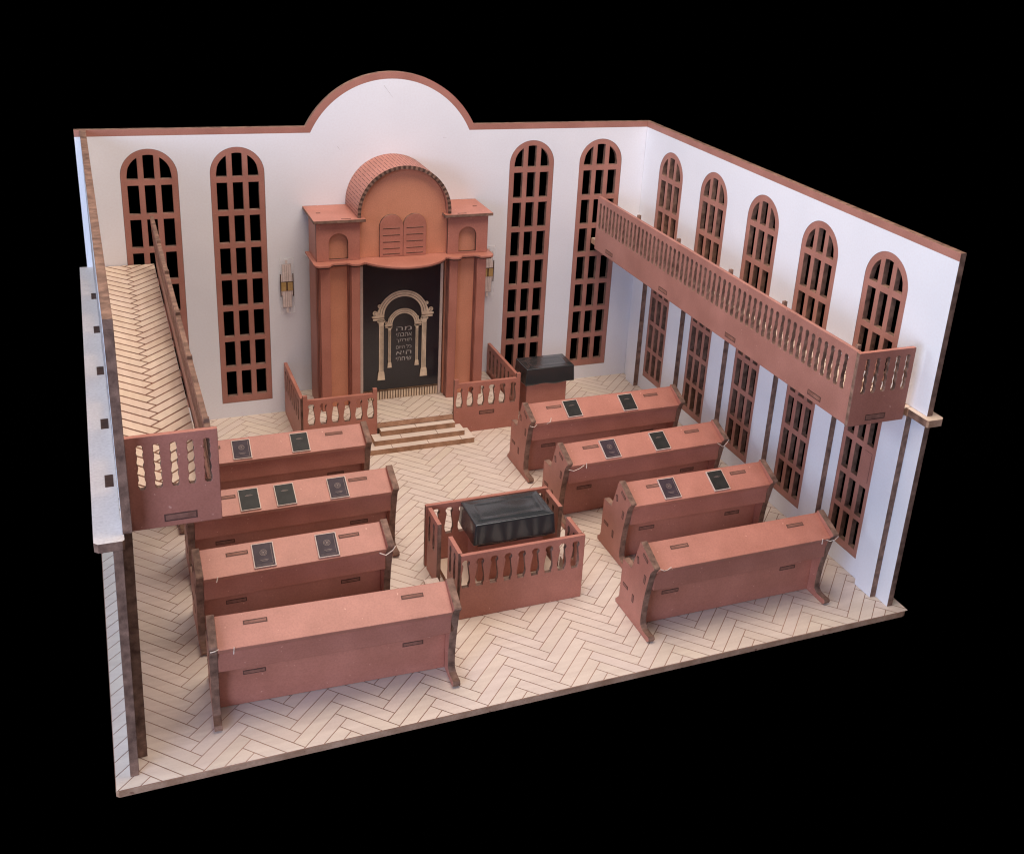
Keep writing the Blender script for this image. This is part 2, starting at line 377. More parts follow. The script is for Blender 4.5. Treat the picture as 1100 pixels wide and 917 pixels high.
# ------------------------------------------------------------------ balconies
def balcony(root, right):
    mx = (lambda x: x) if right else (lambda x: 10 - x)
    mb = MB()
    pts = [(8.995, -.02), (8.995, -8.205), (9.92, -8.205), (9.92, -8.6), (9.94, -8.62), (10.16, -8.62), (10.2, -8.58), (10.2, 0.04), (9.99, .04), (9.99, -.02)]
    holes = []
    xs = (10.0 - .03, 10.0 + .05)
    if not right:
        holes = [[(mx(9.965), y - .10), (mx(10.065), y - .10), (mx(10.065), y + .10), (mx(9.965), y + .10)] for y in (-1.43, -2.86, -4.36, -5.96, -7.37)]
        pts = [(mx(x) if x > 9 else .945, y) for x, y in pts]
    mb.plate(pts, [], (0, 0, 3.0), (1, 0, 0), (0, 1, 0), .1, M['slab'] if not right else M['woodwarm'], M['ply'] if right else M['burn'])
    if right: mb.box((9.917, -8.595, 2.902), (9.9195, -8.24, 2.998), M['burn'])
    for h in holes:
        c = (sum(p[0] for p in h) / 4, sum(p[1] for p in h) / 4, 3.0)
        mb.mark(c, (1, 0, 0), (0, 1, 0), (0, 0, 1), .085, .27, M['brown'], w=.004)
    x0, x1 = (9.0, 9.99) if right else (.06, .94)
    g = MB()
    g.face([(x0, -8.2, 3.002), (x1, -8.2, 3.002), (x1, -.03, 3.002), (x0, -.03, 3.002)], M['groove'])
    mb.face([(x0, -8.2, 3.003), (x1, -8.2, 3.003), (x1, -.03, 3.003), (x0, -.03, 3.003)], M['groove'])
    herringbone(mb, x0, x1, -8.2, -.03, 3.003, M['woodwarm'], px=.044, py=-6.2, gap=.026)
    part(root, 'floor_slab', mb)
    # long rail
    X = 8.9 if right else 1.03
    sg = 1 if right else -1
    U = (0, -sg, 0); fu = lambda y: -sg * y
    ys = [-.52 - .1445 * k for k in range(53)]
    outer = [(fu(-.38), 2.9), (fu(-8.238), 2.9), (fu(-8.238), 3.93), (fu(-.38), 3.93)]
    mb = MB()
    mb.plate(outer, [slot(fu(y), 3.33, 3.82, BAL, 1.0) for y in ys], (X, 0, 0), U, (0, 0, 1), TR, M['frame'], M['burn'], top=M['frame'] if right else M['burn'])
    for y in (-1.02, -3.15, -5.34, -7.52):
        mb.mark((X, y, 3.0), (0, 1, 0), (0, 0, 1), (-sg, 0, 0), .3, .075, M['paint'], w=.014)
    lean = (lambda v: Vector((v[0] - max(0, v[2] - 3.0) * .06, v[1], v[2]))) if not right else None
    part(root, 'side_rail', mb, warp=lean)
    # end panel
    if right: xa, xb, sx = 8.88, 9.78, [9.03, 9.19, 9.35, 9.515, 9.675]
    else: xa, xb, sx = .155, 1.03, [.29, .448, .606, .765, .922]
    mb = MB()
    mb.plate(rect(xa, 2.9, xb, 3.93), [slot(x, 3.35, 3.84, WAVY, 1.1 if right else 1.05) for x in sx], (0, -8.3, 0), (1, 0, 0), (0, 0, 1), TR, M['paint'], M['burn'], top=M['paint'])
    mb.mark(((9.31, -8.3, 3.0) if right else (.63, -8.3, 3.0)), (1, 0, 0), (0, 0, 1), (0, -1, 0), .32, .085, M['paint'], w=.014)
    part(root, 'end_rail', mb)
    for y in (-1.9, -3.35, -5.0, -6.45, -8.12):
        mb = MB()
        xx = X + .06 if right else X - .052
        mb.box((xx, y - .025, 3.86), (xx + .055, y + .025, 3.975), M['burn'])
        part(root, 'rail_tab', mb, warp=lean)
    return root
balcony(thing('balcony', 'pink balustrade gallery along the right wall above the rectangular windows', 'balcony', (9.5, -4.25, 2.9), 'side galleries'), True)
balcony(thing('balcony', 'gallery on the left wall with its herringbone floor seen from above', 'balcony', (.5, -4.25, 2.9), 'side galleries'), False)

# ------------------------------------------------------------------ platform and steps
pf = thing('platform', 'low plywood platform with herringbone top carrying the ark', 'platform', (5, -.85, 0))
mb = MB()
mb.box((3.12, -1.60, 0.005), (6.90, -.004, .385), M['ply'])
mb.box((4.33, -1.69, .30), (5.71, -1.60, .394), M['ply'])
mb.face([(3.12, -1.60, .387), (6.90, -1.60, .387), (6.90, -.01, .387), (3.12, -.01, .387)], M['line'])
mb.face([(4.33, -1.69, .396), (5.71, -1.69, .396), (5.71, -1.60, .396), (4.33, -1.60, .396)], M['groove'])
herringbone(mb, 3.12, 6.90, -1.60, -.01, .391, M['wood'])
herringbone(mb, 4.33, 5.71, -1.69, -1.60, .397, M['wood'], h=.002)
part(pf, 'deck', mb)
st = thing('steps', 'three light wood steps leading up to the ark platform', 'steps', (5.05, -1.9, 0))
for k, (x0, x1, yf, yb, z) in enumerate(((4.06, 5.985, -2.115, -1.705, 0.005), (4.215, 5.845, -1.975, -1.705, .1), (4.365, 5.712, -1.825, -1.698, .2))):
    mb = MB()
    if k < 2:
        a, b_ = x0, x1
    mb.box((x0, yf, z), (x1, yb, z + .095), M['wood'], M['step'])
    # butt joints engraved across the tread
    for xx in ((4.5, 5.15, 5.75), (4.7, 5.35), (5.0,))[k]:
        mb.box((xx - .004, yf + .002, z + .0945), (xx + .004, yb - .002, z + .0965), M['groove'])
    part(st, 'step', mb)

def rail_panels(root, defs):
    for nm, kind, a in defs:
        mb = MB()
        if kind == 'x':      # facing -y, from x0 to x1
            x0, x1, y, z0, z1, sl, s0, s1 = a[:8]
            holes = [slot(x, s0, s1, VASE, 1.14) for x in sl]
            w = .075
            outer = [(x0, z0), (x1, z0), (x1, z1 + .085), (x1 - w, z1 + .085), (x1 - w, z1), (x0 + w, z1), (x0 + w, z1 + .085), (x0, z1 + .085)] if len(a) > 8 else rect(x0, z0, x1, z1)
            if len(a) > 9: outer = a[9]
            mb.plate(outer, holes, (0, y, 0), (1, 0, 0), (0, 0, 1), TR, M['paint'], M['burn'], top=M['paint'])
        else:                # in a plane of constant x
            y0, y1, x, z0, z1, sl, s0, s1 = a[:8]
            sg = a[8]
            holes = [slot(-sg * yy, s0, s1, VASE, .9) for yy in sl]
            mb.plate(rect(-sg * y0, z0, -sg * y1, z1), holes, (x, 0, 0), (0, -sg, 0), (0, 0, 1), TR, M['paint'], M['burn'], top=M['paint'])
        if nm == 'marked':
            mb.mark((6.35, a[2], .368), (1, 0, 0), (0, 0, 1), (0, -1, 0), .29, .075, M['paint'], w=.014)
            nm = 'front_panel'
        part(root, nm, mb)

rl = thing('railing', 'pink baluster railing left of the ark steps, half hidden by the rear left pew', 'railing', (3.7, -1.7, 0), 'platform railings')
rail_panels(rl, [('front_panel', 'x', (3.05, 4.325, -1.70, 0.005, .975, [3.19 + .204 * k for k in range(6)], .505, .90, 1)),
                 ('side_panel', 'y', (-1.638, -.05, 3.02, 0.005, 1.0, [-.22 - .2 * k for k in range(7)], .5, .90, 1))])
rr = thing('railing', 'pink baluster railing right of the ark steps beside the black covered table', 'railing', (6.4, -1.7, 0), 'platform railings')
rail_panels(rr, [('marked', 'x', (5.722, 6.98, -1.70, 0.005, .975, [5.82 + .204 * k for k in range(6)], .505, .90, 1)),
                 ('side_panel', 'y', (-1.638, -.05, 6.985, 0.005, 1.0, [-.22 - .2 * k for k in range(7)], .5, .90, -1))])

# ------------------------------------------------------------------ ark
ark = thing('ark_cabinet', 'tall pink ark with brick-pattern barrel roof, stone tablets and black curtain', 'ark', (5, -.6, .4))
for s in (0, 1):
    mx = (lambda x: x) if s == 0 else (lambda x: 10 - x)
    def bx(mb, x0, x1, y0, y1, z0, z1, f='paint', e='paint'): mb.box((mx(x0), y0, z0), (mx(x1), y1, z1), M[f], M[e])
    mb = MB(); bx(mb, 3.48, 3.54, -.80, -.25, .4, 3.83); part(ark, 'side_panel', mb)
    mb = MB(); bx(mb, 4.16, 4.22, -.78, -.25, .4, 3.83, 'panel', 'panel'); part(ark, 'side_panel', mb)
    # recessed panel, its warm bounce light mixed into the colour
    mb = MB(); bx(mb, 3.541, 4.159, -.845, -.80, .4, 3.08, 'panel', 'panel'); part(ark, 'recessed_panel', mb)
    for xa, xb in ((3.48, 3.70), (4.01, 4.215)):
        mb = MB()
        bx(mb, xa, xb, -.885, -.846, .4, 3.08, 'paint', 'paint')
        bx(mb, xa + .015, xb - .008, -.925, -.886, .4, 3.075, 'paint', 'paint')
        bx(mb, xa + .04, xb - .015, -1.0, -.926, .4, 3.07, 'paint', 'paint')
        for xx in (xa + .004, xb - .004):
            bx(mb, xx - .003, xx + .003, -.888, -.884, .4, 3.08, 'brown', 'brown')
        for xx in (xa + .019, xb - .012):
            bx(mb, xx - .003, xx + .003, -.928, -.924, .4, 3.07, 'brown', 'brown')
        part(ark, 'pilaster', mb)
    # upper box with arched niche
    mb = MB()
    x0, x1 = sorted((mx(3.48), mx(4.22))); c = (x0 + x1) / 2 + (.005 if s == 0 else -.005)
    mb.plate(rect(x0, 3.145, x1, 3.83), [[(c - .163, 3.175), (c + .163, 3.175)] + arc(c, 3.46, .163, 0, 180, 16)], (0, -.90, 0), (1, 0, 0), (0, 0, 1), .05, M['paint'], M['brown'])
    part(ark, 'niche_front', mb)
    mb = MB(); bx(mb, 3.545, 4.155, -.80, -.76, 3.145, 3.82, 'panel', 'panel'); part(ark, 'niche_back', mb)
    mb = MB(); bx(mb, 3.48, 3.53, -.848, -.803, 3.145, 3.83); part(ark, 'niche_side', mb)
    mb = MB(); bx(mb, 4.165, 4.22, -.848, -.785, 3.145, 3.83); part(ark, 'niche_side', mb)
    # shelf over the tower
    mb = MB()
    bx(mb, 3.425, 4.30, -1.0, -.01, 3.832, 3.882, 'paint', 'burn')
    for (cx_, cy_, la, lb) in ((3.60, -.5, .07, .05), (3.98, -.93, .16, .045)):
        mb.mark((mx(cx_), cy_, 3.882), (1, 0, 0), (0, 1, 0), (0, 0, 1), la, lb, M['paint'], w=.010)
    part(ark, 'shelf', mb)
# wavy cornice with bulging centre shelf
def half(o=0.0):
    p = [(3.41 + o, -.26), (3.41 + o, -1.05), (3.43 + o, -1.10 + o)]
    p += [(3.47, -1.135 + o), (3.62, -1.14 + o), (3.67, -1.12 + o), (3.70, -1.06 + o), (3.74, -1.03 + o), (3.96, -1.03 + o), (4.00, -1.06 + o), (4.03, -1.12 + o), (4.08, -1.14 + o), (4.17, -1.13 + o), (4.22, -1.10 + o), (4.25, -1.06 + o), (4.285, -1.06 + o)]
    return p
def cornice(o):
    h = half(o)
    a = math.degrees(math.asin(.715 / .93))
    R_ = .86
    bulge = []
    for i in range(1, 20):
        x = -.715 + 1.43 * i / 20
        bulge.append((5 + x, -1.06 + o - .40 * (1 - (x / .715) ** 2) ** .8))
    return h + bulge + [(10 - x, y) for x, y in reversed(h)]
mb = MB()
mb.plate(cornice(0), [], (0, 0, 3.143), (1, 0, 0), (0, 1, 0), .034, M['paint'], M['paint'])
mb.plate(cornice(.022), [], (0, 0, 3.107), (1, 0, 0), (0, 1, 0), .024, M['paint'], M['brown'])
part(ark, 'cornice', mb)
# tympanum
mb = MB()
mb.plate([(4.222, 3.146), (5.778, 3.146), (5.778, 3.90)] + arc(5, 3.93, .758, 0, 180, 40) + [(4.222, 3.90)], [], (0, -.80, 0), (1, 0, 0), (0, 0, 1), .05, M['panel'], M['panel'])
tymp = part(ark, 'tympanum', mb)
for cx_ in (4.782, 5.198):
    mb = MB()
    mb.plate([(cx_ - .205, 3.148), (cx_ + .205, 3.148)] + arc(cx_, 3.69, .205, 0, 180, 20), [], (0, -.852, 0), (1, 0, 0), (0, 0, 1), .048, M['paint'], M['burn'])
    for z in (3.65, 3.53, 3.41, 3.292, 3.195):
        mb.box((cx_ - .15, -.855, z - .0065), (cx_ + .15, -.850, z + .0065), M['brown'])
    part(ark, 'tablet', mb)
# barrel roof
mb = MB()
n = 60; a0, a1 = -3.4, 183.4; ro, ri = .825, .765; yf, yb = -.93, -.005
def bp(a, r, y): a = math.radians(a); return (5 + r * math.cos(a), y, 3.93 + r * math.sin(a))
for i in range(n):
    p, q = a0 + (a1 - a0) * i / n, a0 + (a1 - a0) * (i + 1) / n
    mb.face([bp(p, ro, yf), bp(p, ro, yb), bp(q, ro, yb), bp(q, ro, yf)], M['paint'])
    mb.face([bp(q, ri, yf), bp(q, ri, yb), bp(p, ri, yb), bp(p, ri, yf)], M['paint'])
    mb.face([bp(q, ri, yf), bp(p, ri, yf), bp(p, ro, yf), bp(q, ro, yf)], M['burn'] if i % 2 else M['brown'])
    mb.face([bp(p, ri, yb), bp(q, ri, yb), bp(q, ro, yb), bp(p, ro, yb)], M['burn'])
mb.face([bp(a0, ri, yf), bp(a0, ri, yb), bp(a0, ro, yb), bp(a0, ro, yf)], M['burn'])
mb.face([bp(a1, ro, yf), bp(a1, ro, yb), bp(a1, ri, yb), bp(a1, ri, yf)], M['burn'])
# living-hinge cuts, staggered in rows
nc = 46; L = (yb - yf)
for i in range(nc):
    a = a0 + (a1 - a0) * (i + .5) / nc; w = .30
    segs = [(.0, .17), (.22, .50), (.55, .83), (.88, 1.0)] if i % 2 else [(.03, .33), (.38, .66), (.71, .97)]
    for s0, s1 in segs:
        y0_, y1_ = yf + L * s0, yf + L * s1
        R2 = ro + .0025
        mb.face([bp(a - w, R2, y0_ + (0 if s0 else -.001)), bp(a - w, R2, y1_), bp(a + w, R2, y1_), bp(a + w, R2, y0_ + (0 if s0 else -.001))], M['rim'])
part(ark, 'barrel_roof', mb)
# curtain
mb = MB()
mb.box((4.30, -.78, .60), (5.70, -.74, 3.08), M['black'])
# shallow folds near the right edge
cur = part(ark, 'curtain', mb)
mb = MB(); mb.box((4.248, -.79, .4), (4.298, -.74, 3.08), M['page']); part(ark, 'jamb', mb)
mb = MB(); mb.box((5.702, -.79, .4), (5.752, -.74, 3.08), M['page']); part(ark, 'jamb', mb)
mb = MB()
mb.box((4.30, -.765, .4), (5.70, -.74, .598), M['creamdark'])
for k in range(28):
    x = 4.325 + k * .05
    mb.box((x - .015, -.785, .40), (x + .015, -.765, .565), M['cream'])
mb.box((4.30, -.795, .575), (5.70, -.765, .60), M['creamdark'])
part(ark, 'fringe', mb)
# embroidered arches on the curtain
YF = -.782
def band(mb, cx_, cz_, r0, r1, a0, a1, y, t, mat):
    o_ = arc(cx_, cz_, r1, a0, a1, 36); i_ = arc(cx_, cz_, r0, a1, a0, 36)
    mb.plate(o_ + i_, [], (0, y, 0), (1, 0, 0), (0, 0, 1), t, mat, mat)
def gate(mb, cx_, cz_, r0, r1, colx, cw, zb, zc, impw, imph, sc_):
    band(mb, cx_, cz_, r0, r1, 0, 180, YF - .018, .018, M['cream'])
    band(mb, cx_, cz_, r0 + (r1 - r0) * .30, r0 + (r1 - r0) * .38, 4, 176, YF - .020, .002, M['creamdark'])
    band(mb, cx_, cz_, r0 + (r1 - r0) * .70, r0 + (r1 - r0) * .77, 4, 176, YF - .020, .002, M['creamdark'])
    for sg in (-1, 1):
        c = cx_ + sg * colx
        # impost: stepped entablature
        y0, y1 = YF - .022, YF
        i0, i1 = cx_ + sg * (r0 - .0), cx_ + sg * (r0 + impw)
        mb.box((i0, y0, cz_ - imph), (i1, y1, cz_ + .012 * sc_), M['cream'])
        mb.box((i0, y0 - .002, cz_ - imph * .55), (i1 + sg * .012 * sc_, y1, cz_ - imph * .40), M['creamdark'])
        mb.box((i0, y0 - .004, cz_ - imph * .25), (i1 + sg * .02 * sc_, y1, cz_ + .0), M['cream'])
        # shoulder fillet and volutes
        mb.plate([(cx_ + sg * r0 * 1.0, cz_), (cx_ + sg * (r0 + impw * .75), cz_), (cx_ + sg * (r0 + impw * .55), cz_ + .10 * sc_), (cx_ + sg * r1 * .86, cz_ + .24 * sc_), (cx_ + sg * r0 * .93, cz_ + .16 * sc_)], [], (0, YF - .012, 0), (1, 0, 0), (0, 0, 1), .012, M['cream'], M['cream'])
        for (dx, dz, r) in ((impw * .83, .065 * sc_, .042 * sc_), (impw * .42, .19 * sc_, .034 * sc_)):
            vx, vz = cx_ + sg * (r0 + dx), cz_ + dz
            mb.plate(arc(vx, vz, r, 0, 345, 16), [], (0, YF - .024, 0), (1, 0, 0), (0, 0, 1), .024, M['cream'], M['creamdark'])
            band(mb, vx, vz, r * .35, r * .55, 0, 300, YF - .026, .002, M['creamdark'])
        # column
        mb.box((c - cw * 1.35, y0, zc - .035 * sc_), (c + cw * 1.35, y1, zc), M['cream'])
        for q in (-1, 1): mb.plate(arc(c + q * cw * 1.15, zc - .035 * sc_, .024 * sc_, 0, 340, 12), [], (0, y0, 0), (1, 0, 0), (0, 0, 1), .02, M['cream'], M['creamdark'])
        mb.box((c - cw * 1.05, y0, zc - .10 * sc_), (c + cw * 1.05, y1, zc - .045 * sc_), M['cream'])
        mb.box((c - cw * .95, YF - .018, zb), (c + cw * .95, y1, zc - .10 * sc_), M['cream'])
        for q in (-.5, 0, .5): mb.box((c + q * cw - .0025, YF - .020, zb + .15 * sc_), (c + q * cw + .0025, YF - .017, zc - .12 * sc_), M['creamdark'])
        bh = .175 * sc_
        mb.plate([(c - cw * 1.65, zb), (c + cw * 1.65, zb), (c + cw * 1.35, zb + bh * .8), (c + cw * 1.1, zb + bh), (c - cw * 1.1, zb + bh), (c - cw * 1.35, zb + bh * .8)], [], (0, YF - .024, 0), (1, 0, 0), (0, 0, 1), .024, M['cream'], M['creamdark'])
mb = MB()
gate(mb, 5.02, 2.035, .345, .455, .395, .042, .80, 1.97, .20, .075, 1.0)
gate(mb, 5.03, 1.855, .205, .292, .252, .024, 1.03, 1.825, .125, .05, .62)
sub(cur, ark, 'arch_relief', mb)
def text_lines(root, par, lines, x0, x1, ztop, pitch, hgt, y, mat, name):
    vs, fs = [], []
    for i, (tx, stretch) in enumerate(lines):
        cu = bpy.data.curves.new('t', 'FONT'); cu.body = tx; cu.resolution_u = 3
        ob = bpy.data.objects.new('t', cu); COL.objects.link(ob)
        bpy.context.view_layer.update()
        me = bpy.data.meshes.new_from_object(ob)
        bpy.data.objects.remove(ob); 
        if not len(me.vertices): continue
        xs = [v.co.x for v in me.vertices]; zs = [v.co.y for v in me.vertices]
        ax, bx_, az, bz = min(xs), max(xs), min(zs), max(zs)
        base = len(vs); zb = ztop - pitch * i - hgt
        for v in me.vertices:
            vs.append((x0 + (v.co.x - ax) / (bx_ - ax) * (x1 - x0), y, zb + (v.co.y - az) / (bz - az) * hgt))
        mb = MB()
        for p in me.polygons: mb.face([vs[base + k] for k in p.vertices], mat)
        bpy.data.meshes.remove(me)
        sub(par, root, name, mb)
HEB = ['מה', 'אהבתי', 'תורתך', 'כל היום', 'היא', 'שיחתי']
text_lines(ark, cur, [(t[::-1], 1) for t in HEB], 4.90, 5.185, 1.80, .117, .072, YF - .004, M['letter'], 'text_line')

# ------------------------------------------------------------------ wall lamps
def sconce(x, label):
    t = thing('wall_lamp', label, 'wall lamp', (x, -.06, 2.46), 'wall lamps beside the ark')
    mb = MB(); mb.box((x - .115, -.062, 1.945), (x + .135, -.030, 2.975), M['acrylic']); part(t, 'acrylic_plate', mb)
    mb = MB()
    y = -.066
    def fr(x0, x1, z0, z1, w=.006):
        mb.box((x0, y, z0), (x0 + w, y + .003, z1), M['etchline']); mb.box((x1 - w, y, z0), (x1, y + .003, z1), M['etchline'])
        mb.box((x0, y, z0), (x1, y + .003, z0 + w), M['etchline']); mb.box((x0, y, z1 - w), (x1, y + .003, z1), M['etchline'])
    mb.box((x - .075, y + .001, 2.07), (x + .075, y + .004, 2.86), M['etch'])
    mb.box((x - .105, y + .0012, 2.30), (x - .078, y + .0042, 2.66), M['etch']); mb.box((x + .078, y + .0012, 2.30), (x + .105, y + .0042, 2.66), M['etch'])
    fr(x - .080, x + .080, 2.06, 2.87); 
    for q in (-.03, .0, .03): mb.box((x + q - .003, y, 2.08), (x + q + .003, y + .002, 2.85), M['etchline'])
    mb.box((x - .02, y, 2.875), (x + .02, y + .004, 2.94), M['etch']); mb.box((x - .02, y, 1.975), (x + .02, y + .004, 2.055), M['etch'])
    part(t, 'tube', mb)
    for q in (-1, 1):
        mb = MB(); mb.box((x + q * .108 - .009, y - .003, 2.27), (x + q * .108 + .009, y + .003, 2.69), M['brown']); part(t, 'bracket', mb)
    mb = MB()
    mb.box((x - .098, y - .006, 2.375), (x + .098, y - .001, 2.545), M['gold'])
    mb.box((x - .012, y - .009, 2.375), (x + .012, y - .006, 2.545), M['brown']); mb.box((x - .098, y - .008, 2.535), (x + .098, y - .006, 2.548), M['brown'])
    part(t, 'brass_band', mb)
sconce(3.115, 'clear wall lamp with a brass band on the white wall left of the ark')
sconce(6.865, 'clear wall lamp with a brass band partly hidden by the right side of the ark')

# ------------------------------------------------------------------ pews
def pew(root, L):
    def PR():  # side profile (d, z)
        p = [(-.02, 0), (.0, -.0), (.93, 0), (.935, .05), (.86, .12), (.84, .17), (.835, .5), (.825, .765), (.70, .77), (.575, .765), (.41, 1.275), (.395, 1.282), (.0, 1.125), (-.012, 1.105), (.03, 1.06), (.07, 1.0)]
        for t in range(9):
            z = .95 - (.95 - .2) * t / 8; p.append((.085 + .115 * math.sin((.95 - z) / .75 * PI / 2), z))
        p += [(.19, .13), (.13, .085), (.02, .082), (-.055, .09), (-.075, .06), (-.06, .02)]
        return p
    prof = PR()
    for s in (0, 1):
        mb = MB()
        if s == 0: mb.plate([(-d, z) for d, z in prof], [], (0, 0, 0), (0, -1, 0), (0, 0, 1), T, M['paint'], M['burn'])
        else: mb.plate([(d, z) for d, z in prof], [], (L, 0, 0), (0, 1, 0), (0, 0, 1), T, M['paint'], M['burn'])
        X, nx = (0, -1) if s == 0 else (L, 1)
        sl = Vector((0, .41, .155)).normalized()
        for (c, A, la, lb) in (((X, .235, 1.135), sl, .15, .055), ((X, .425, .99), Vector((0, .3, 1)), .10, .06), ((X, .20, .83), Vector((0, -.12, 1)), .13, .055),
                               ((X, .69, .41), Vector((0, 1, 0)), .15, .05), ((X, .46, .36), Vector((0, 0, 1)), .12, .055)):
            B = Vector((1, 0, 0)).cross(A)
            mb.mark(c, A, B, (nx, 0, 0), la, lb, M['paint'], w=.011)
        part(root, 'side_panel', mb)
    e = .002
    # sloping desk board
    sl = Vector((0, .37, .19)).normalized(); nn = Vector((0, -.19, .37)).normalized()
    mb = MB()
    O = Vector((T + e, .035, 1.045))
    mb.plate(rect(0, 0, L - 2 * T - 2 * e, .425), [], O, (1, 0, 0), sl, .07, M['paint'], M['paint'])
    for x in (.53, L - .53):
        c = Vector((x, .035, 1.045)) + sl * .295
        mb.mark(c, (1, 0, 0), sl, nn, .27, .055, M['paint'], w=.013)
    part(root, 'desk_board', mb)
    mb = MB(); mb.box((T + e, .105, .70), (L - T - e, .17, 1.035), M['paint']); part(root, 'upper_board', mb)
    mb.v = mb.v
    mb = MB(); mb.box((T + e, .345, .008), (L - T - e, .41, .78), M['paint'])
    for x in (.50, L - .50): mb.mark((x, .345, .45), (1, 0, 0), (0, 0, 1), (0, -1, 0), .26, .06, M['paint'], w=.013)
    part(root, 'lower_board', mb)
    mb = MB(); mb.box((T + e, .412, .38), (L - T - e, .80, .44), M['paint']); part(root, 'seat', mb)
    mb = MB(); mb.box((T + e, .46, .20), (L - T - e, .52, .378), M['paint']); part(root, 'seat_support', mb)
    mb = MB(); mb.box((T + e, .412, .80), (L - T - e, .47, 1.10), M['paint']); part(root, 'backrest', mb)

def glue(root, pts, r=.008):
    mb = MB(); mb.tube(pts, r, M['glue'], 6); part(root, 'glue_thread', mb)

GP = 'pews in two columns facing the ark'
# name -> (outer left x, outer right x, y0 left, y0 right, label)
pews = [
    ('R1', 6.33, -8.13, -8.13, 0, 'empty pew at the front of the right column, no books on it'),
    ('R2', 6.77, -6.58, -6.58, 1, 'shorter right column pew directly behind the empty one, with a purple and a black book'),
    ('R3', 6.375, -5.22, -5.14, 0, 'right column pew between the short pew and the one by the black covered table'),
    ('R4', 6.37, -3.72, -3.70, 0, 'rear pew of the right column, next to the black covered table under the windows'),
    ('L1', .83, -8.05, -8.17, 0, 'empty pew at the front of the left column, no books on it'),
    ('L2', .835, -6.63, -6.61, 1, 'shorter pew of the left column with two purple books'),
    ('L3', .87, -5.20, -5.20, 0, 'left column pew with three books, two black-green and one purple'),
    ('L4', .85, -3.70, -3.70, 0, 'rear pew of the left column, beside the ark railing'),
]
LONG, SHORT = 2.89, 2.48
proto = {}
PE = {}
for key, x0, yl, yr, short, lab in pews:
    L = SHORT if short else LONG
    rz = math.atan2(yr - yl, L)
    if short not in proto:
        t = bpy.data.objects.new('pew', None); COL.objects.link(t); t.empty_display_size = .2
        pew(t, L); proto[short] = t
    else:
        src = proto[short]
        t = src.copy(); COL.objects.link(t)
        for ch in list(src.children):
            c = ch.copy(); COL.objects.link(c); c.parent = t
    t.location = (x0, yl, 0.005); t.rotation_euler = (0, 0, rz)
    t['label'] = lab; t['category'] = 'pew'; t['group'] = GP
    PE[key] = t
# stray glue threads, individual to a pew
def gl(key, pts, r=.007): glue(PE[key], pts, r * .72)
gl('R1', [(.10, .01, 1.09), (.16, .0, 1.06), (.22, .02, 1.05), (.27, .02, 1.08), (.30, .04, 1.03)])
gl('R1', [(2.72, .06, 1.03), (2.78, .02, 1.01), (2.84, -.01, 1.04), (2.9, .0, 1.08)])
gl('R1', [(2.66, .03, 1.06), (2.66, .03, .98)], .009)
gl('R3', [(.02, -.02, 1.03), (.10, -.03, 1.0), (.2, -.02, 1.02), (.30, .02, 1.04)])
gl('R3', [(.34, .02, 1.07), (.33, .0, .99)], .008)
gl('R3', [(2.70, .02, 1.05), (2.79, -.02, .99), (2.86, -.02, 1.06), (2.9, 0, 1.1)])
gl('R4', [(-.02, -.02, 1.05), (.05, -.04, 1.03), (.1, -.02, 1.06)])
gl('R4', [(.30, .02, 1.03), (.35, .0, 1.07), (.38, .04, 1.12)], .009)
gl('L2', [(2.28, .0, 1.03), (2.36, -.03, 1.0), (2.45, -.02, 1.05), (2.5, .02, 1.08)], .010)
gl('L2', [(.26, .03, 1.06), (.24, .01, 1.0)], .009)
gl('L1', [(.27, .03, 1.07), (.26, .01, .99)], .007)
gl('L1', [(.01, -.03, 1.09), (.06, -.035, 1.10), (.1, -.01, 1.10)], .008)

# ------------------------------------------------------------------ books on the desks
def book(root, kind):
    w, d, h = .27, .345, .022
    mb = MB(); mb.box((-w / 2, -d / 2, 0), (w / 2, d / 2, h), M['page']); part(root, 'pages', mb)
    mb = MB(); m_ = M['purple'] if kind == 'p' else M['green']
    mb.box((-w / 2 + .011, -d / 2 + .011, h), (w / 2 - .011, d / 2 - .011, h + .003), m_); part(root, 'cover', mb)
    mb = MB(); z = h + .0035
    def bar(x0, x1, y0, y1): mb.box((x0, y0, z - .0005), (x1, y1, z + .001), M['foil'])
    if kind == 'p':
        for r in (.045, .030):
            o_ = arc(.0, .03, r, 0, 360, 20)[:-1]; i_ = arc(.0, .03, r - .005, 0, 360, 20)[:-1]
            mb.plate(o_, [i_], (0, 0, z + .001), (1, 0, 0), (0, 1, 0), .0015, M['foil'], M['foil'])
        bar(-.012, .012, .02, .04)
        bar(-.05, .05, -.075, -.07); bar(-.035, .035, -.092, -.088)
        bar(.098, .102, -.14, .14)
        bar(-.10, .10, -.142, -.139)
    else:
        bar(-.05, .05, .052, .058); bar(-.03, .03, .066, .070)
    part(root, 'cover_print', mb)
books = [
    ('R4', 7.206, 'g', 'black-green book on the rear right pew, nearer the centre aisle'),
    ('R4', 8.239, 'g', 'black book on the rear right pew, nearer the windows'),
    ('R3', 7.197, 'p', 'purple book beside a black one on the third right pew from the front'),
    ('R3', 8.086, 'g', 'black book beside a purple one on the third right pew from the front'),
    ('R2', 7.503, 'p', 'purple book on the shorter right pew, just behind the empty front pew'),
    ('R2', 8.328, 'g', 'black book on the shorter right pew, just behind the empty front pew'),
    ('L4', 1.81, 'p', 'purple book on the rear left pew'),
    ('L4', 2.672, 'g', 'black-green book on the rear left pew'),
    ('L3', 1.706, 'g', 'black-green book nearest the left gallery on the pew with three books'),
    ('L3', 2.192, 'g', 'black-green book in the middle of the three on one left pew'),
    ('L3', 2.926, 'p', 'purple book on the left pew that also holds two black-green ones'),
    ('L2', 1.678, 'p', 'purple book on the short left pew, the one nearer the left wall'),
    ('L2', 2.479, 'p', 'purple book on the short left pew, the one nearer the centre aisle'),
]
